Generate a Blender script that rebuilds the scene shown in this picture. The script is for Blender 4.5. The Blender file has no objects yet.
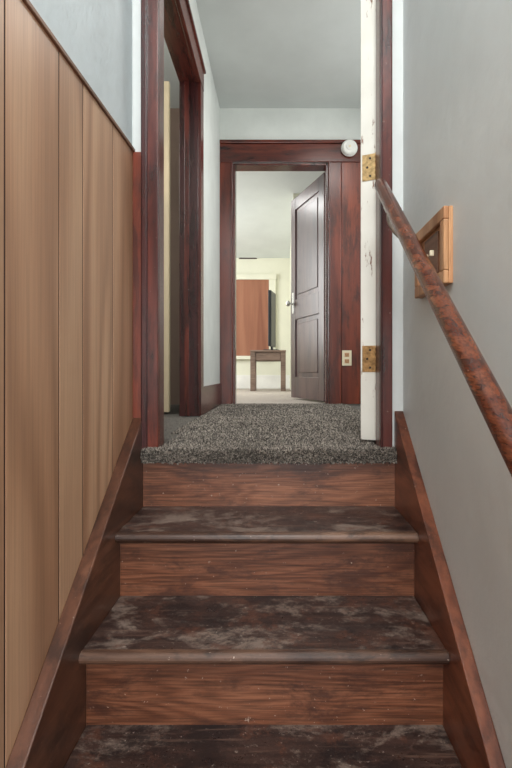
import bpy, bmesh, math, random
import numpy as np
from mathutils import Vector, Matrix
random.seed(4); rng=np.random.default_rng(4)
S=bpy.context.scene
S.view_settings.view_transform='Standard'
C=0.245  # camera height above the landing
F=500.0
# ---------------------------------------------------------------- materials
def srgb(c):
    r=[]
    for v in c:
        v=v/255.0
        r.append(v/12.92 if v<=.04045 else ((v+.055)/1.055)**2.4)
    return (*r,1)
def newmat(name,rough=.6,spec=.4):
    m=bpy.data.materials.new(name); m.use_nodes=True
    nt=m.node_tree; b=nt.nodes['Principled BSDF']
    b.inputs['Roughness'].default_value=rough
    b.inputs['Specular IOR Level'].default_value=spec
    return m,nt,b
def ramp(nt,fac,stops):
    r=nt.nodes.new('ShaderNodeValToRGB'); e=r.color_ramp.elements
    while len(e)>1: e.remove(e[-1])
    e[0].position=stops[0][0]; e[0].color=stops[0][1]
    for p,c in stops[1:]:
        k=e.new(p); k.color=c
    nt.links.new(fac,r.inputs[0]); return r.outputs[0]
def noise(nt,vec,scale,detail=4,rough=.55,dist=0):
    n=nt.nodes.new('ShaderNodeTexNoise'); n.inputs['Scale'].default_value=scale
    n.inputs['Detail'].default_value=detail; n.inputs['Roughness'].default_value=rough
    n.inputs['Distortion'].default_value=dist
    nt.links.new(vec,n.inputs['Vector']); return n.outputs['Fac']
def mapping(nt,vec,scale):
    m=nt.nodes.new('ShaderNodeMapping'); m.inputs['Scale'].default_value=scale
    nt.links.new(vec,m.inputs['Vector']); return m.outputs[0]
def mix(nt,fac,a,b,mode='MIX'):
    m=nt.nodes.new('ShaderNodeMix'); m.data_type='RGBA'; m.blend_type=mode
    for s,v in ((m.inputs[0],fac),(m.inputs[6],a),(m.inputs[7],b)):
        if isinstance(v,bpy.types.NodeSocket): nt.links.new(v,s)
        else: s.default_value=v
    return m.outputs[2]
def bump(nt,b,h,strength,dist=.002):
    n=nt.nodes.new('ShaderNodeBump'); n.inputs['Strength'].default_value=strength
    n.inputs['Distance'].default_value=dist
    nt.links.new(h,n.inputs['Height']); nt.links.new(n.outputs[0],b.inputs['Normal'])
def coords(nt,island=False):
    tc=nt.nodes.new('ShaderNodeTexCoord'); v=tc.outputs['Object']
    if island:
        g=nt.nodes.new('ShaderNodeNewGeometry')
        a=nt.nodes.new('ShaderNodeVectorMath'); a.operation='MULTIPLY_ADD'
        nt.links.new(g.outputs['Random Per Island'],a.inputs[0])
        a.inputs[1].default_value=(7,5,9)
        nt.links.new(v,a.inputs[2]); return a.outputs[0],g.outputs['Random Per Island']
    return v,None
AX={'x':0,'y':1,'z':2}
def wood(name,dark,mid,light,axis,along=1.2,across=12,rough=.4,bmp=.3,worn=0,wornc=(20,15,14),spec=.4,cath=.35,var=.08,rings=16,fmul=6,fstr=.5,wsc=(6,14),flow=.6,specks=0):
    m,nt,b=newmat(name,rough,spec)
    v,isl=coords(nt,True)
    def sc(a,c):
        l=[c,c,c]; l[AX[axis]]=a; return tuple(l)
    n1=noise(nt,mapping(nt,v,sc(along,across)),.5,2,.45,.4)
    fine=noise(nt,mapping(nt,v,sc(along*3,across*fmul)),1.5,4,.6)
    mm=nt.nodes.new('ShaderNodeMath'); mm.operation='MULTIPLY'; nt.links.new(n1,mm.inputs[0]); mm.inputs[1].default_value=rings*6.28
    ss=nt.nodes.new('ShaderNodeMath'); ss.operation='SINE'; nt.links.new(mm.outputs[0],ss.inputs[0])
    ma=nt.nodes.new('ShaderNodeMapRange'); nt.links.new(ss.outputs[0],ma.inputs[0]); ma.inputs[1].default_value=-1; ma.inputs[2].default_value=1
    base=ramp(nt,n1,[(.3,srgb(dark)),(.5,srgb(mid)),(.7,srgb(light))])
    ring=ramp(nt,ma.outputs[0],[(0,srgb(dark)),(.35,srgb(mid)),(1,srgb(light))])
    col=mix(nt,cath,base,ring)
    fr=ramp(nt,fine,[(.35,(flow,flow,flow,1)),(.6,(1.08,1.08,1.08,1))])
    col=mix(nt,fstr,col,fr,'MULTIPLY')
    ir=ramp(nt,isl,[(0,(1-var,)*3+(1,)),(1,(1+var*.5,)*3+(1,))])
    col=mix(nt,1,col,ir,'MULTIPLY')
    if worn>0:
        l=[wsc[1]]*3; l[AX[axis]]=wsc[0]
        w=noise(nt,mapping(nt,v,tuple(l)),1,7,.7,.3)
        wf=ramp(nt,w,[(.56-worn*.2,(0,0,0,1)),(.66-worn*.1,(.8,.8,.8,1))])
        col=mix(nt,wf,col,srgb(wornc))
    if specks>0:
        sp=noise(nt,v,85,3,.7)
        col=mix(nt,ramp(nt,sp,[(.735-specks*.05,(0,0,0,1)),(.77-specks*.05,(.8,.8,.8,1))]),col,srgb((176,156,142)))
    nt.links.new(col,b.inputs['Base Color'])
    bump(nt,b,fine,bmp,.0012)
    return m
def paint(name,col,rough=.7,bscale=35,bstr=.25,mott=.04,spec=.3):
    m,nt,b=newmat(name,rough,spec); v,_=coords(nt)
    n=noise(nt,v,3,5,.6)
    lo=tuple(max(0,c*(1-mott)) for c in col); hi=tuple(min(255,c*(1+mott)) for c in col)
    nt.links.new(ramp(nt,n,[(.3,srgb(lo)),(.7,srgb(hi))]),b.inputs['Base Color'])
    bump(nt,b,noise(nt,v,bscale,5,.6),bstr,.004)
    return m
def metal(name,col,rough=.35):
    m,nt,b=newmat(name,rough,.5); b.inputs['Metallic'].default_value=.8
    v,_=coords(nt); n=noise(nt,v,90,3)
    nt.links.new(ramp(nt,n,[(.3,srgb(tuple(c*.7 for c in col))),(.65,srgb(col))]),b.inputs['Base Color']); return m

M_wallR=paint('plaster_grey',(199,204,203),.48,16,.55,.03,.45)
M_wallL=paint('plaster_bluewhite',(200,208,211),.6,24,.8)
M_hall=paint('plaster_hall',(214,218,213),.7,30,.25)
M_taupe=paint('plaster_taupe',(120,102,90),.7,30,.25)
M_ceil=paint('ceiling_hall',(202,206,203),.8,20,.2,.02)
M_far=paint('plaster_far',(216,216,198),.75,30,.2,.02)
M_farc=paint('ceiling_far',(208,214,212),.8,20,.2,.02)
M_white=paint('white_trim',(224,224,218),.5,30,.1,.05)
M_cream=paint('cream_paint',(206,190,160),.5,40,.2,.05)
M_panel=wood('panel_wood',(140,101,76),(176,134,104),(202,163,131),'z',.75,5,.42,.08,cath=.55,var=.14,rings=7,fmul=20,fstr=.36)
M_groove=paint('groove_dark',(62,40,30),.8)
M_ptrim=wood('panel_trim',(84,54,38),(116,78,56),(140,98,74),'y',rough=.5,bmp=.2)
MA=dict(rough=.27,bmp=.12,worn=.35,wornc=(36,18,17),spec=.6,cath=.3,rings=7,fstr=.6,wsc=(3,16))
M_mahV=wood('mahogany_v',(56,20,17),(86,34,27),(114,53,40),'z',specks=.6,**MA)
M_mahD=wood('mahogany_dark',(42,17,20),(64,28,28),(86,44,41),'z',**MA)
M_mahH=wood('mahogany_h',(70,26,19),(100,41,28),(124,60,42),'x',**MA)
M_mahY=wood('mahogany_y',(58,24,21),(84,38,32),(106,54,44),'y',**MA)
M_redV=wood('redwood_v',(72,27,18),(104,42,27),(130,62,40),'z',rough=.3,bmp=.15,worn=.4,wornc=(52,23,18),spec=.6,rings=6,cath=.25,wsc=(3,14))
M_riser=wood('riser_oak',(88,51,34),(122,75,52),(148,98,72),'x',2.0,18,.38,.45,.3,(66,39,30),.5,cath=.4,rings=16,fmul=9,fstr=.9,flow=.45,specks=1.1)
M_skirtL=wood('skirt_oak_l',(58,35,26),(86,53,39),(110,73,55),'y',1.4,12,.32,.3,.4,(46,29,23),.55,rings=8,specks=.8)
M_skirtR=wood('skirt_oak_r',(76,40,27),(112,62,42),(138,84,60),'y',1.4,12,.3,.3,.35,(60,34,26),.6,rings=8,specks=.8)
M_nose=wood('nosing_oak',(40,27,22),(74,50,39),(122,92,74),'x',3,14,.4,.3,.3,(38,27,24),.5,rings=6,flow=.4,specks=.8)
M_rail=wood('rail_wood',(58,24,15),(98,48,29),(132,76,50),'y',3,40,.22,.4,.26,(42,20,15),.7,cath=.4,rings=6,fmul=5,fstr=.9,flow=.4,wsc=(14,50),specks=.6)
M_doorw=wood('old_door',(56,36,36),(78,53,52),(102,76,72),'z',1.2,10,.3,.1,.4,(48,32,34),.55,rings=6,fstr=.4,wsc=(2,10))
M_tan=wood('tan_wood',(140,96,62),(184,134,94),(204,160,116),'z',2,16,.45,.2,rings=6)
M_boardw=wood('reddish_board',(128,80,60),(146,96,72),(160,110,84),'z',.7,8,.6,.1,rings=5,fstr=.2)
M_tablew=wood('table_wood',(96,78,68),(120,100,88),(140,118,104),'x',2,14,.5,.1)
M_brass=metal('brass',(200,166,116)); M_steel=metal('steel',(200,200,195),.3)
M_black=paint('black_plastic',(34,38,40),.35,60,.05)
M_ivory=paint('ivory_plastic',(222,212,184),.4,60,.02,.02)
M_slot=paint('slot_dark',(50,42,36),.6)
def treadmat():
    m,nt,b=newmat('worn_tread',.36,.5); v,_=coords(nt,True)
    g=noise(nt,mapping(nt,v,(2,26,22)),1.6,5,.6)
    big=noise(nt,mapping(nt,v,(1.0,1.5,1)),4.6,9,.8,.25)
    scr=noise(nt,v,75,4,.8)
    lng=noise(nt,mapping(nt,v,(4,60,30)),1,4,.6)
    base=ramp(nt,g,[(.3,srgb((34,26,25))),(.7,srgb((70,51,45)))])
    dust=ramp(nt,big,[(.50,(0,0,0,1)),(.59,(.9,.9,.9,1))])
    col=mix(nt,dust,base,srgb((124,109,99)))
    w2=ramp(nt,noise(nt,v,9,8,.8),[(.53,(0,0,0,1)),(.60,(.7,.7,.7,1))])
    col=mix(nt,w2,col,srgb((90,56,43)))
    bl=ramp(nt,noise(nt,v,3.4,8,.78),[(.50,(0,0,0,1)),(.57,(.85,.85,.85,1))])
    col=mix(nt,bl,col,srgb((29,23,24)))
    st=ramp(nt,lng,[(.6,(0,0,0,1)),(.7,(.6,.6,.6,1))])
    col=mix(nt,st,col,srgb((112,88,76)))
    sp=ramp(nt,scr,[(.63,(0,0,0,1)),(.70,(.95,.95,.95,1))])
    col=mix(nt,sp,col,srgb((156,143,133)))
    nt.links.new(col,b.inputs['Base Color'])
    nt.links.new(ramp(nt,big,[(.35,(.25,)*3+(1,)),(.7,(.6,)*3+(1,))]),b.inputs['Roughness'])
    bump(nt,b,scr,.4,.0015); return m
M_tread=treadmat()
def carpetmat(name,a,bb,c):
    m,nt,b=newmat(name,.95,.05); v,isl=coords(nt,True)
    tc=nt.nodes.new('ShaderNodeTexCoord')
    n=noise(nt,tc.outputs['Object'],5,4,.6)
    col=ramp(nt,isl,[(0,srgb(a)),(.45,srgb(bb)),(1,srgb(c))])
    lo=ramp(nt,n,[(.35,(.8,.8,.8,1)),(.65,(1.1,1.1,1.1,1))])
    nt.links.new(mix(nt,1,col,lo,'MULTIPLY'),b.inputs['Base Color']); return m
M_tuft=carpetmat('carpet_tufts',(60,57,54),(104,99,93),(172,163,152))
def carpetflat(name,a,c,sc=160):
    m,nt,b=newmat(name,.95,.05); v,_=coords(nt)
    n=noise(nt,v,sc,4,.7)
    nt.links.new(ramp(nt,n,[(.36,srgb(a)),(.64,srgb(c))]),b.inputs['Base Color'])
    bump(nt,b,n,.8,.006); return m
M_carpet=carpetflat('carpet_grey',(58,56,53),(124,119,113))
M_carpet2=carpetflat('carpet_beige',(156,146,136),(196,188,178))
# ---------------------------------------------------------------- geometry helpers
def empty(name):
    e=bpy.data.objects.new(name,None); S.collection.objects.link(e); return e
def obj(name,bm,mat,parent=None,smooth=False):
    me=bpy.data.meshes.new(name); bm.normal_update(); bm.to_mesh(me); bm.free()
    for m in (mat if isinstance(mat,list) else [mat]): me.materials.append(m)
    if smooth:
        for p in me.polygons: p.use_smooth=True
    o=bpy.data.objects.new(name,me); S.collection.objects.link(o)
    if parent: o.parent=parent
    return o
def addbox(bm,x0,x1,y0,y1,z0,z1,mi=0):
    vs=[bm.verts.new((x,y,z)) for x in (x0,x1) for y in (y0,y1) for z in (z0,z1)]
    for f in ((0,1,3,2),(4,6,7,5),(0,4,5,1),(2,3,7,6),(0,2,6,4),(1,5,7,3)):
        k=bm.faces.new([vs[i] for i in f]); k.material_index=mi
    return vs
def bevel(bm,w,seg=2):
    bmesh.ops.recalc_face_normals(bm,faces=bm.faces[:])
    if w>0: bmesh.ops.bevel(bm,geom=bm.edges[:],offset=w,segments=seg,affect='EDGES',profile=.5)
def box(name,x0,x1,y0,y1,z0,z1,mat,bv=0,parent=None):
    bm=bmesh.new(); addbox(bm,x0,x1,y0,y1,z0,z1); bevel(bm,bv); return obj(name,bm,mat,parent)
def boxes(name,lst,mat,bv=0,parent=None):
    bm=bmesh.new()
    for b in lst: addbox(bm,*b)
    bevel(bm,bv); return obj(name,bm,mat,parent)
def prism_x(name,poly,x0,x1,mat,bv=0,parent=None):
    """extrude a YZ polygon along x"""
    bm=bmesh.new()
    a=[bm.verts.new((x0,y,z)) for y,z in poly]; b=[bm.verts.new((x1,y,z)) for y,z in poly]
    bm.faces.new(a); bm.faces.new(b[::-1])
    n=len(poly)
    for i in range(n): bm.faces.new((a[i],b[i],b[(i+1)%n],a[(i+1)%n]))
    bevel(bm,bv); return obj(name,bm,mat,parent)
def cyl(name,p0,p1,r,mat,parent=None,seg=24,bv=0):
    p0=Vector(p0);p1=Vector(p1); d=p1-p0
    bm=bmesh.new(); bmesh.ops.create_cone(bm,cap_ends=True,segments=seg,radius1=r,radius2=r,depth=d.length)
    bmesh.ops.transform(bm,matrix=Matrix.Translation((p0+p1)/2)@d.to_track_quat('Z','Y').to_matrix().to_4x4(),verts=bm.verts[:])
    o=obj(name,bm,mat,parent)
    for p in o.data.polygons:
        p.use_smooth=len(p.vertices)==4
    return o

# ---------------------------------------------------------------- stair dims
XL,XR=-.465,.397      # stairwell walls
SL,SR=-.432,.368      # between skirts
RUN,RISE=.24,.182
Y0=1.556              # landing nosing
YW=1.60               # doorway wall front face
# staircase
st=empty('staircase')
NS=9
for k in range(0,NS+1):
    yn=Y0-RUN*k; z=-RISE*k
    if k>0:
        bm=bmesh.new(); addbox(bm,SL+.0005,SR-.0005,yn+.022,yn+RUN+.058,z-.026,z)
        bevel(bm,.002); obj(f'tread_{k}',bm,M_tread,st)
        # rounded nosing
        poly=[]
        for i in range(9):
            a=math.pi/2+math.pi*i/8
            poly.append((yn+.013+.013*math.cos(a),z-.013+.013*math.sin(a)))
        poly+= [(yn+.022,z-.026),(yn+.022,z)]
        prism_x(f'nosing_{k}',poly,SL+.0005,SR-.0005,M_nose,0,st)
        prism_x(f'cove_{k}',[(yn+.030,z-.026),(yn+.045,z-.026),(yn+.045,z-.040),(yn+.040,z-.038)],SL+.0005,SR-.0005,M_nose,0,st)
    zt=z-.026
    box(f'riser_{k}',SL-.001,SR+.001,yn+(.045 if k else .034),yn+.062,z-RISE-.003,zt if k else z-.03,M_riser,.001,st)
# skirts
def skirt(name,x0,x1,za,sl,mat):
    ye=1.598
    f=lambda y: C+za-sl*(1.6-y)
    yb=-.62
    poly=[(ye,f(ye)),(ye,-.25),(1.45,-.42),(yb,f(yb)-.42),(yb,f(yb))]
    return prism_x(name,poly,x0,x1,mat,.003)
skirt('trim_1',XL+.0,SL,-.137,.71,M_skirtL)
skirt('trim_2',SR,XR,-.122,.78,M_skirtR)
# stairwell walls
box('wall_left',XL-.12,XL-.004,-1.6,YW+.08,-2.2,2.6,M_wallL)
box('wall_right',XR,XR+.12,-1.6,YW,-2.2,2.6,M_wallR)
box('floor_lower',XL-.12,XR+.12,-1.6,Y0-RUN*NS+.06,-1.90,-RISE*(NS+1)+.0,M_carpet2)
box('ceiling_stair',XL-.12,XR+.12,-1.6,YW,2.6,2.7,M_ceil)
# panelling on left wall
bm=bmesh.new()
seams=[-1.6,-.95,-.55,-.2,.2,.52,.848,1.057,1.186,1.40,1.596]
def ptop(y): return C+.673+(y-.905)*.04
for a,b in zip(seams[:-1],seams[1:]):
    a+=.0030; b-=.0030
    pts=[(a,-2.0),(b,-2.0),(b,ptop(b)),(a,ptop(a))]
    v0=[bm.verts.new((XL-.004,y,z)) for y,z in pts]; v1=[bm.verts.new((XL+.0,y,z)) for y,z in pts]
    bm.faces.new(v1); bm.faces.new(v0[::-1])
    for i in range(4): bm.faces.new((v0[i],v0[(i+1)%4],v1[(i+1)%4],v1[i]))
bevel(bm,.0002,1)
wp=empty('wall_paneling'); obj('boards',bm,M_panel,wp)
prism_x('backing',[(-1.6,-2),(1.597,-2),(1.597,ptop(1.597)-.002),(-1.6,ptop(-1.6)-.002)],XL-.0045,XL-.0007,M_groove,0,wp)
prism_x('cap_strip',[(-1.6,ptop(-1.6)),(1.597,ptop(1.597)),(1.597,ptop(1.597)+.011),(-1.6,ptop(-1.6)+.011)],XL-.004,XL+.006,M_ptrim,.002,wp)
# ---------------------------------------------------------------- doorway wall at stair head
JL,JR=-.383,.322
WT=.066
boxes('wall_stairhead',[(XL-.004,-.428,YW,YW+WT,-.2,2.6),(.36,1.5,YW,YW+WT,-.2,2.6),(-.428,.36,YW,YW+WT,2.0,2.6)],M_wallR)
box('trim_3',XL,-.428,YW-.012,YW,.0-.02,C+.70,M_redV,.002)   # red corner strip above skirt
dc=empty('trim_4')
boxes('casing_sides',[(-.428,JL,YW-.016,YW,0,2.06),(JR,.36,YW-.016,YW,0,2.06)],M_mahV,.004,dc)
box('casing_head',-.45,.38,YW-.018,YW,2.06,2.12,M_mahH,.004,dc)
boxes('jambs',[(-.428,JL,YW,YW+WT,0,2.0),(JR,.36,YW,YW+WT,0,2.0),(-.428,.36,YW,YW+WT,1.98,2.0)],M_mahV,.002,dc)
boxes('bead',[(-.436,-.416,YW-.026,YW-.012,0,2.06),(JR-.001,JR+.006,YW-.022,YW-.014,0,2.06)],M_mahD,.004,dc)
# cream door folded open
dr=empty('door_1')
ang=math.radians(25); d=Vector((math.sin(ang),math.cos(ang),0)); p=Vector((-math.cos(ang),math.sin(ang),0))
hp=Vector((.334,1.70,0)); R=Matrix(((d.x,p.x,0,hp.x),(d.y,p.y,0,hp.y),(0,0,1,0),(0,0,0,1)))
T=.058
def xf(o,R=R): o.data.transform(R); return o
M_wdoor,nt,b=newmat('chipped_white',.5,.3); v,_=coords(nt)
n=noise(nt,mapping(nt,v,(40,40,9)),1,7,.75); nn=noise(nt,v,4,3)
c_=mix(nt,ramp(nt,n,[(.61,(0,0,0,1)),(.65,(1,1,1,1))]),ramp(nt,nn,[(.3,srgb((208,206,196))),(.7,srgb((226,226,218)))]),srgb((120,84,66)))
nt.links.new(c_,b.inputs['Base Color'])
xf(boxes('leaf_frame',[(0,.11,0,T,.012,1.97),(.58,.69,0,T,.012,1.97),(.11,.58,0,T,.012,.22),(.11,.58,0,T,.9,1.02),(.11,.58,0,T,1.85,1.97)],M_wdoor,.002,dr))
xf(boxes('leaf_panels',[(.11,.58,.015,T-.015,.22,.9),(.11,.58,.015,T-.015,1.02,1.85)],M_white,.001,dr))
xf(cyl('knob',(.63,-.05,.95),(.63,T+.05,.95),.022,M_brass,dr))
def hinge(nm,zc):
    bm=bmesh.new(); addbox(bm,-.002,.0,.004,T-.006,zc-.045,zc+.045); bevel(bm,.0006,1)
    xf(obj(nm+'_leaf',bm,M_brass,dr))
    for i in range(5):
        z0=zc-.045+i*.018
        xf(cyl(nm+f'_knuckle_{i+1}',(-.006,.0,z0+.001),(-.006,.0,z0+.017),.006,M_brass,dr,16))
    xf(cyl(nm+'_pin',(-.006,0,zc-.052),(-.006,0,zc+.052),.0035,M_brass,dr,12))
    for s in (-.03,0,.03):
        xf(cyl(nm+f'_screw',(-.0035,.024+(.01 if s==0 else 0),zc+s),(-.001,.024+(.01 if s==0 else 0),zc+s),.004,M_slot,dr,12))
hinge('hinge_top',C+.70); hinge('hinge_low',C+.045)
# ---------------------------------------------------------------- landing & hall
HX=-.452; YF=3.83; HC=C+2.02
box('floor',-2.4,1.5,YW+.02,YF+.12,-.16,-.004,M_carpet)
bm=bmesh.new(); addbox(bm,SL,SR,Y0+.012,YW+.02,-.036,-.004); bevel(bm,.006,3)
car=empty('carpet'); obj('landing_edge',bm,M_carpet,car)
# tufts
def tufts(name,pts,nrm,h,w):
    n=len(pts); 
    lean=rng.normal(0,.45,(n,3)); dirv=nrm+lean; dirv/=np.linalg.norm(dirv,axis=1)[:,None]
    hh=h*(.6+.7*rng.random(n))[:,None]
    up=dirv
    ref=np.where(np.abs(up[:,2:3])<.9,np.array([[0,0,1.]]),np.array([[1.,0,0]]))
    a=np.cross(up,ref); a/=np.linalg.norm(a,axis=1)[:,None]; b=np.cross(up,a)
    V=[];ww=w*(.7+.6*rng.random(n))[:,None]
    for t in (0,2.094,4.189): V.append(pts+ww*.7*(a*math.cos(t)+b*math.sin(t)))
    for t in (0,2.094,4.189): V.append(pts+up*hh*.6+ww*(a*math.cos(t)+b*math.sin(t)))
    V.append(pts+up*hh)
    V=np.stack(V,1).reshape(-1,3)
    fc=np.array([[0,1,4],[0,4,3],[1,2,5],[1,5,4],[2,0,3],[2,3,5],[3,4,6],[4,5,6],[5,3,6]])
    Fa=(fc[None]+7*np.arange(n)[:,None,None]).reshape(-1,3)
    me=bpy.data.meshes.new(name); me.from_pydata(V.tolist(),[],Fa.tolist()); me.materials.append(M_tuft)
    o=bpy.data.objects.new(name,me); S.collection.objects.link(o); o.parent=car
def flat(n,x0,x1,y0,y1):
    return np.stack([rng.uniform(x0,x1,n),rng.uniform(y0,y1,n),np.full(n,-.005)],1)
up=np.array([[0,0,1.]])
tufts('pile_near',flat(11000,SL+.005,SR-.005,Y0+.016,YW),up,.012,.0026)
tufts('pile_doorway',flat(22000,JL+.003,JR-.003,YW,2.0),up,.011,.0026)
tufts('pile_hall',flat(26000,-.43,.5,2.0,2.9),up,.010,.003)
tufts('pile_hall_end',flat(18000,-.43,.5,2.9,3.83),up,.010,.0036)
# rolled front edge
n=12000; th=rng.uniform(0,math.pi*.55,n)
pe=np.stack([rng.uniform(SL+.004,SR-.004,n),Y0+.026-.018*np.sin(th),-.020+.016*np.cos(th)],1)
ne=np.stack([np.zeros(n),-np.sin(th),np.cos(th)],1)
tufts('pile_edge',pe,ne,.012,.0026)
pf=np.stack([rng.uniform(SL+.004,SR-.004,8000),np.full(8000,Y0+.012),rng.uniform(-.036,-.014,8000)],1)
tufts('pile_front',pf,np.array([[0,-1.,-.25]]),.011,.0026)
# left hall wall with side doorway
DY0,DY1,DH=1.85,2.77,1.85; XB=HX-.10
boxes('wall_hall_left',[(XB,HX,YW+WT,DY0-.02,-.004,HC),(XB,HX,DY1+.02,YF,-.004,HC),(XB,HX,DY0-.02,DY1+.02,DH+.02,HC)],M_hall)
sd=empty('trim_5')
boxes('casing_v',[(HX,HX+.02,DY0-.1,DY0,0,DH),(HX,HX+.02,DY1,DY1+.1,0,DH)],M_mahV,.004,sd)
box('casing_h',HX,HX+.022,DY0-.1,DY1+.1,DH,DH+.11,M_mahY,.004,sd)
box('cap',HX,HX+.032,DY0-.11,DY1+.112,DH+.11,DH+.13,M_mahY,.004,sd)
boxes('jamb',[(XB,HX,DY0-.02,DY0,0,DH),(XB,HX,DY1,DY1+.02,0,DH)],M_mahD,.001,sd)
box('jamb_head',XB,HX,DY0-.02,DY1+.02,DH,DH+.02,M_mahY,.001,sd)
boxes('stop',[(XB+.03,XB+.055,DY1-.014,DY1,0,DH),(XB+.03,XB+.055,DY0,DY0+.014,0,DH)],M_mahV,.002,sd)
box('baseboard_left',HX,HX+.016,DY1+.1,YF,0,.16,M_mahY,.003)
# side room
boxes('wall_side_room',[(-2.4,-2.3,YW+WT,YF,-.004,HC)],M_hall)
boxes('wall_side_room_near',[(-2.3,XL-.124,YW-.05,YW+WT,-.004,HC)],M_hall)
sdoor=empty('door_2')
boxes('stiles',[(-1.355,-1.255,2.93,2.965,.01,1.95),(-.745,-.645,2.93,2.965,.01,1.95),(-1.255,-.745,2.93,2.965,.01,.2),(-1.255,-.745,2.93,2.965,1.84,1.95),(-1.255,-.745,2.93,2.965,.9,1.0)],M_cream,.002,sdoor)
boxes('panels',[(-1.255,-.745,2.94,2.955,.2,.9),(-1.255,-.745,2.94,2.955,1.0,1.84)],M_cream,.001,sdoor)
cyl('knob',(-1.28,2.90,.93),(-1.28,2.93,.93),.02,M_brass,sdoor)
# ceiling hall
box('ceiling',-2.4,1.5,YW+WT,YF+.12,HC,HC+.1,M_ceil)
box('wall_hall_right',1.4,1.5,YW+WT,YF,-.004,HC,M_hall)
# far wall with door
OL,OR,OH=-.352,.375,1.845
boxes('wall_hall_end',[(HX-.05,OL,YF,YF+.12,-.004,HC),(OR,1.5,YF,YF+.12,-.004,HC),(OL,OR,YF,YF+.12,OH,HC)],M_hall)
box('wall_side_room_back',-2.4,HX-.05,YF,YF+.12,-.004,HC,M_taupe)
fd=empty('trim_6')
boxes('casing_v',[(HX+.001,OL,YF-.02,YF,0,OH),(OR,OR+.10,YF-.02,YF,0,OH)],M_redV,.004,fd)
box('wide_board',OR+.101,OR+.25,YF-.016,YF,0,OH+.0,M_redV,.003,fd)
box('head',HX+.001,OR+.25,YF-.022,YF,OH+.001,OH+.14,M_mahH,.004,fd)
box('cap',HX+.001,OR+.26,YF-.036,YF,OH+.14,OH+.165,M_mahH,.004,fd)
boxes('jamb',[(OL-.0,OL+.015,YF,YF+.12,0,OH),(OR-.015,OR,YF,YF+.12,0,OH),(OL,OR,YF,YF+.12,OH-.015,OH)],M_mahV,.002,fd)
boxes('inner_bead',[(OL-.014,OL-.004,YF-.028,YF-.018,0,OH),(OR+.004,OR+.014,YF-.028,YF-.018,0,OH)],M_mahV,.002,fd)
# smoke detector
def revolve(name,prof,center,axis_y,mat,parent):
    bm=bmesh.new(); seg=40; rings=[]
    for r,h in prof:
        rings.append([bm.verts.new((center[0]+r*math.cos(2*math.pi*i/seg),center[1]-h,center[2]+r*math.sin(2*math.pi*i/seg))) for i in range(seg)])
    for a,b in zip(rings[:-1],rings[1:]):
        for i in range(seg): bm.faces.new((a[i],a[(i+1)%seg],b[(i+1)%seg],b[i]))
    bm.faces.new(rings[-1]); bm.faces.new(rings[0][::-1])
    bmesh.ops.recalc_face_normals(bm,faces=bm.faces[:])
    o=obj(name,bm,mat,parent); 
    return o
sm=empty('smoke_detector'); cx=(349-279)/F*3.8; cz=C+(372-149)/F*3.8
revolve('body',[(.062,0),(.062,.012),(.058,.016),(.056,.03),(.046,.038),(.044,.036),(.026,.036),(.024,.041),(.001,.042)],(cx,YF-.037,cz),1,M_white,sm)
revolve('test_button',[(.009,0),(.009,.004),(.007,.005)],(cx,YF-.079,cz),1,M_ivory,sm)
# outlet
ol=empty('electrical_outlet'); ox=(347-279)/F*3.8; oz=C+(372-358)/F*3.8; yo=YF-.017
box('plate',ox-.036,ox+.036,yo-.006,yo,oz-.058,oz+.058,M_ivory,.002,ol)
for i,dz in enumerate((-.024,.024)):
    box(f'socket_{i+1}',ox-.017,ox+.017,yo-.009,yo-.006,oz+dz-.015,oz+dz+.015,M_tan,.001,ol)
    boxes(f'slots_{i+1}',[(ox-.009,ox-.006,yo-.0095,yo-.009,oz+dz-.004,oz+dz+.008),(ox+.006,ox+.009,yo-.0095,yo-.009,oz+dz-.004,oz+dz+.008),(ox-.003,ox+.003,yo-.0095,yo-.009,oz+dz-.011,oz+dz-.006)],M_slot,0,ol)
# ---------------------------------------------------------------- far room
YB=7.4
box('floor_far_room',-2.4,2.0,YF+.12,YB,-.16,-.004,M_carpet2)
box('wall_far_back',-2.4,2.0,YB,YB+.1,-.004,2.6,M_far)
box('wall_far_left',-2.5,-2.4,YF+.0,YB+.1,-.004,2.6,M_far)
box('wall_far_right',2.0,2.1,YF+.12,YB+.1,-.004,2.6,M_far)
prism_x('ceiling_far_room',[(YF+.12,2.45),(5.0,2.35),(YB,1.93),(YB,2.7),(YF+.12,2.7)],-2.4,2.0,M_farc)
box('wall_far_partition',.16,.28,5.6,YB,-.004,2.4,M_far)
box('baseboard_back',-2.4,.16,YB-.02,YB,0,.2,M_white,.003)
# old panelled door, open
od=empty('door_3')
h0=Vector((OR-.02,YF+.125,0)); e0=Vector((.112,4.63,0)); dd=(e0-h0); L=dd.length; dd.normalize(); pp=Vector((dd.y,-dd.x,0)); 
R3=Matrix(((dd.x,pp.x,0,h0.x),(dd.y,pp.y,0,h0.y),(0,0,1,0),(0,0,0,1)))
T3=.035; s=.1; H3=1.825
xf(boxes('stiles',[(0,s,0,T3,.012,H3),(L-s,L,0,T3,.012,H3)],M_doorw,.003,od),R3)
rails=[(.012,.2),(.72,.90),(H3-.11,H3)]
xf(boxes('rails',[(s,L-s,0.0005,T3-.0005,a,b) for a,b in rails],M_doorw,.003,od),R3)
xf(boxes('panels',[(s,L-s,.012,T3-.012,a[1],b[0]) for a,b in zip(rails[:-1],rails[1:])],M_doorw,0,od),R3)
xf(boxes('panel_fields',[(s+.04,L-s-.04,.006,T3-.006,a[1]+.04,b[0]-.04) for a,b in zip(rails[:-1],rails[1:])],M_doorw,.005,od),R3)
xf(box('escutcheon',L-.07,L-.035,-.004,T3+.004,.78,.97,M_steel,.001,od),R3)
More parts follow.
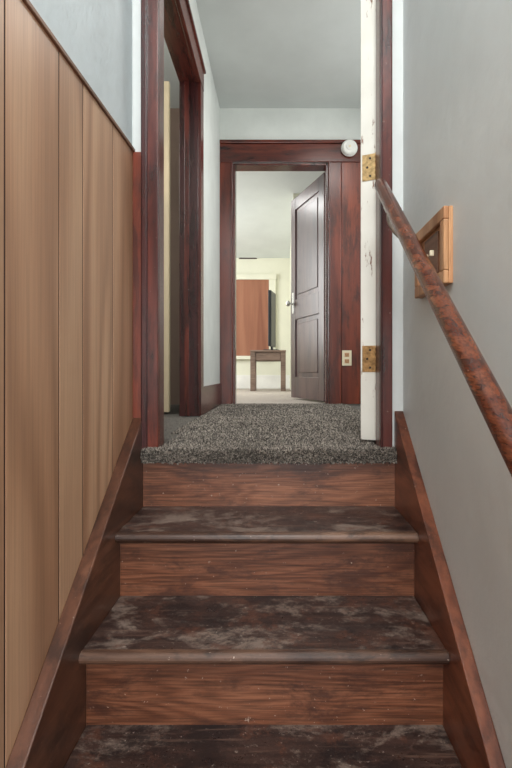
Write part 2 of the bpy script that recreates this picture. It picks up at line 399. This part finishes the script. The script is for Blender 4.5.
for sgn,nm in ((-1,'knob_inner'),(1,'knob_outer')):
    bm=bmesh.new(); bmesh.ops.create_uvsphere(bm,u_segments=20,v_segments=12,radius=.027)
    bmesh.ops.scale(bm,vec=(1,.7,1),verts=bm.verts[:]); bmesh.ops.translate(bm,vec=(L-.052,-.05 if sgn<0 else T3+.05,.87),verts=bm.verts[:])
    xf(obj(nm,bm,M_steel,od,True),R3)
xf(cyl('spindle',(L-.052,-.05,.87),(L-.052,T3+.05,.87),.008,M_steel,od),R3)
# boarded window on the back wall
bw=empty('window_1')
def PX(px,Y): return (px-279)/F*Y
def PZ(py,Y): return C+(372-py)/F*Y
y=YB
x1=PX(269,y); z0=PZ(356,y); z1=PZ(280,y)
box('board',-1.35,x1,y-.03,y,z0,z1,M_boardw,.002,bw)
boxes('frame',[(-1.43,x1+.11,y-.045,y,z1,z1+.08),(x1,x1+.1,y-.04,y,z0,z1),(-1.43,-1.35,y-.04,y,z0,z1),(-1.43,x1+.11,y-.06,y,z0-.05,z0)],M_far,.003,bw)
vt=empty('air_vent'); vx=PX(248,y); vz=PZ(257,y)-.0
box('frame',vx-.13,vx+.13,y-.012,y,vz-.03,vz+.02,M_slot,.002,vt)
boxes('slats',[(vx-.12,vx+.12,y-.016,y-.012,vz-.026+i*.011,vz-.02+i*.011) for i in range(4)],M_doorw,0,vt)
# side table
tb=empty('side_table'); ty=6.4
xa,xb=PX(250,ty),PX(286,ty); zt=PZ(350,ty)
box('top',xa,xb,ty,ty+.36,zt-.022,zt,M_tablew,.004,tb)
boxes('apron',[(xa+.03,xb-.03,ty+.03,ty+.045,zt-.14,zt-.022),(xa+.03,xb-.03,ty+.315,ty+.33,zt-.14,zt-.022),(xa+.03,xa+.045,ty+.045,ty+.315,zt-.14,zt-.022),(xb-.045,xb-.03,ty+.045,ty+.315,zt-.14,zt-.022)],M_tablew,.002,tb)
bm=bmesh.new()
for lx in (xa+.035,xb-.035):
    for ly in (ty+.045,ty+.315):
        vs=addbox(bm,lx-.032,lx+.032,ly-.03,ly+.03,0,zt-.022)
bevel(bm,.002); obj('legs',bm,M_tablew,tb)
box('drawer_front',xa+.075,xb-.075,ty+.022,ty+.03,zt-.13,zt-.035,M_tablew,.002,tb)
# tv
tv=empty('television'); tx=PX(272,ty+.18); a=math.radians(80)
RT=Matrix.Translation((tx,ty+.18,zt))@Matrix.Rotation(a,4,'Z')
H=PZ(292,ty+.18)-zt
TW=.17
o=boxes('bezel',[(-TW,TW,-.02,.02,.05,H)],M_black,.006,tv); o.data.transform(RT)
o=boxes('screen',[(-TW+.015,TW-.015,-.0215,-.02,.065,H-.015)],M_black,.0,tv); o.data.transform(RT)
o=boxes('foot',[(-.12,.12,-.09,.09,0,.012),(-.03,.03,-.012,.012,.012,.06)],M_black,.003,tv); o.data.transform(RT)
# ---------------------------------------------------------------- handrail
hr=empty('handrail'); xr=.31
def rz(Y): return C+.77*Y-.6045
p0=Vector((xr,1.53,rz(1.53))); p1=Vector((xr,-.5,rz(-.5)))
dv=(p1-p0); Lr=dv.length; dv.normalize(); upv=Vector((1,0,0)).cross(dv); 
if upv.z<0: upv=-upv
bm=bmesh.new(); seg=28; rings=[]
NR=60
ts=[0,.002,.006]+[Lr*i/NR for i in range(1,NR+1)]
for i,t in enumerate(ts):
    sc=[.82,.95,1][i] if i<3 else 1
    c=p0+dv*t
    ring=[]
    for j in range(seg):
        an=2*math.pi*j/seg
        cxx=math.cos(an); sy=math.sin(an)
        rr=.0195*sc*(1 if sy>-.5 else .96)
        ring.append(bm.verts.new(c+Vector((1,0,0))*rr*cxx+upv*rr*1.06*sy))
    rings.append(ring)
for a_,b_ in zip(rings[:-1],rings[1:]):
    for j in range(seg): bm.faces.new((a_[j],a_[(j+1)%seg],b_[(j+1)%seg],b_[j]))
bm.faces.new(rings[0][::-1]); bm.faces.new(rings[-1])
bmesh.ops.recalc_face_normals(bm,faces=bm.faces[:])
o=obj('rail',bm,M_rail,hr)
for pq in o.data.polygons: pq.use_smooth=len(pq.vertices)==4
def bracket(Y):
    hb=hr
    zc=rz(Y)-.0215
    cu=bpy.data.curves.new('arm','CURVE'); cu.dimensions='3D'; cu.bevel_depth=.0055; cu.bevel_resolution=4
    sp=cu.splines.new('BEZIER'); pts=[(xr,Y,zc-.004),(xr+.004,Y,zc-.045),(XR-.03,Y,zc-.095),(XR-.002,Y,zc-.095)]
    sp.bezier_points.add(3)
    for b_,q in zip(sp.bezier_points,pts): b_.co=q; b_.handle_left_type=b_.handle_right_type='AUTO'
    cu.materials.append(M_steel)
    o=bpy.data.objects.new('bracket_arm',cu); S.collection.objects.link(o); o.parent=hb
    cyl('bracket_rose',(XR-.005,Y,zc-.095),(XR,Y,zc-.095),.02,M_steel,hb)
    bm=bmesh.new(); addbox(bm,-.011,.011,-.022,.022,-.005,-.001); bevel(bm,.001)
    o=obj('bracket_saddle',bm,M_steel,hb)
    o.data.transform(Matrix.Translation((xr,Y,zc-.001))@Matrix.Rotation(math.atan(.77),4,'X'))
bracket(1.415); bracket(.2)
# wooden switch plate on the right wall
sw=empty('switch_plate'); ya,yb_=1.139,1.385; za,zb=C+.203,C+.38
box('back_board',XR-.010,XR,ya,yb_,za,zb,M_tan,.002,sw)
fw=.03
boxes('frame',[(XR-.022,XR-.010,ya,yb_,za,za+fw),(XR-.022,XR-.010,ya,yb_,zb-fw,zb),(XR-.022,XR-.010,ya,ya+fw,za+fw,zb-fw),(XR-.022,XR-.010,yb_-fw,yb_,za+fw,zb-fw)],M_tan,.003,sw)
ym=(ya+yb_)/2; zm=(za+zb)/2
box('plate',XR-.014,XR-.010,ym-.055,ym+.055,zm-.05,zm+.05,M_ptrim,.001,sw)
boxes('toggles',[(XR-.024,XR-.013,ym-.026,ym-.020,zm-.004,zm+.010),(XR-.024,XR-.013,ym+.020,ym+.026,zm-.004,zm+.010)],M_ivory,.002,sw)
# ---------------------------------------------------------------- lights
def area(name,loc,target,size,energy,col=(1,1,1),sy=None):
    l=bpy.data.lights.new(name,'AREA'); l.energy=energy; l.color=col; l.size=size
    if sy: l.shape='RECTANGLE'; l.size_y=sy
    o=bpy.data.objects.new(name,l); S.collection.objects.link(o); o.location=loc
    o.rotation_euler=(Vector(target)-Vector(loc)).to_track_quat('-Z','Y').to_euler(); return o
area('stairwell_light',(0,-.3,2.45),(0,1.3,-.3),.7,50,(1,.99,.97))
area('lower_stair_fill',(-.05,-1.5,.5),(0,1.3,.1),.7,30,(1,.98,.96),1.0)  # unseen fill lamp added behind the camera to light the risers, no window there
area('hall_side_fill',(1.35,2.7,1.3),(-.4,2.7,.9),1.0,27,(.97,.98,1),1.2)  # area lamp added to light the hall from the right, no window modelled
area('hall_top_fill',(.45,2.6,HC-.05),(.45,2.6,0),.4,10,(1,.97,.93))  # unseen overhead fill added to brighten the hall, no fixture modelled
area('side_room_light',(-1.8,2.3,1.8),(-.8,3,1),.7,22,(1,.98,.95))
area('far_side_fill',(-2.3,5.8,1.3),(0,5.8,1.0),1.4,72,(.99,.99,1))  # added area lamp imitating window light from the left, out of view
area('far_top_fill',(-.9,5.2,2.15),(-.9,5.6,0),.6,20,(1,1,.98))  # added overhead fill for the far room, not an actual fixture
w=bpy.data.worlds.new('World'); S.world=w; w.use_nodes=True
bg=w.node_tree.nodes['Background']; bg.inputs[0].default_value=(.96,.97,1,1); bg.inputs[1].default_value=1.0
# ---------------------------------------------------------------- camera
cd=bpy.data.cameras.new('camera'); co=bpy.data.objects.new('camera',cd); S.collection.objects.link(co)
co.location=(0,0,C); co.rotation_euler=(math.pi/2,0,0)
cd.sensor_fit='VERTICAL'; cd.sensor_height=36; cd.lens=F/768*36; cd.clip_start=.02
cd.shift_x=-23/768; cd.shift_y=-12/768
S.camera=co
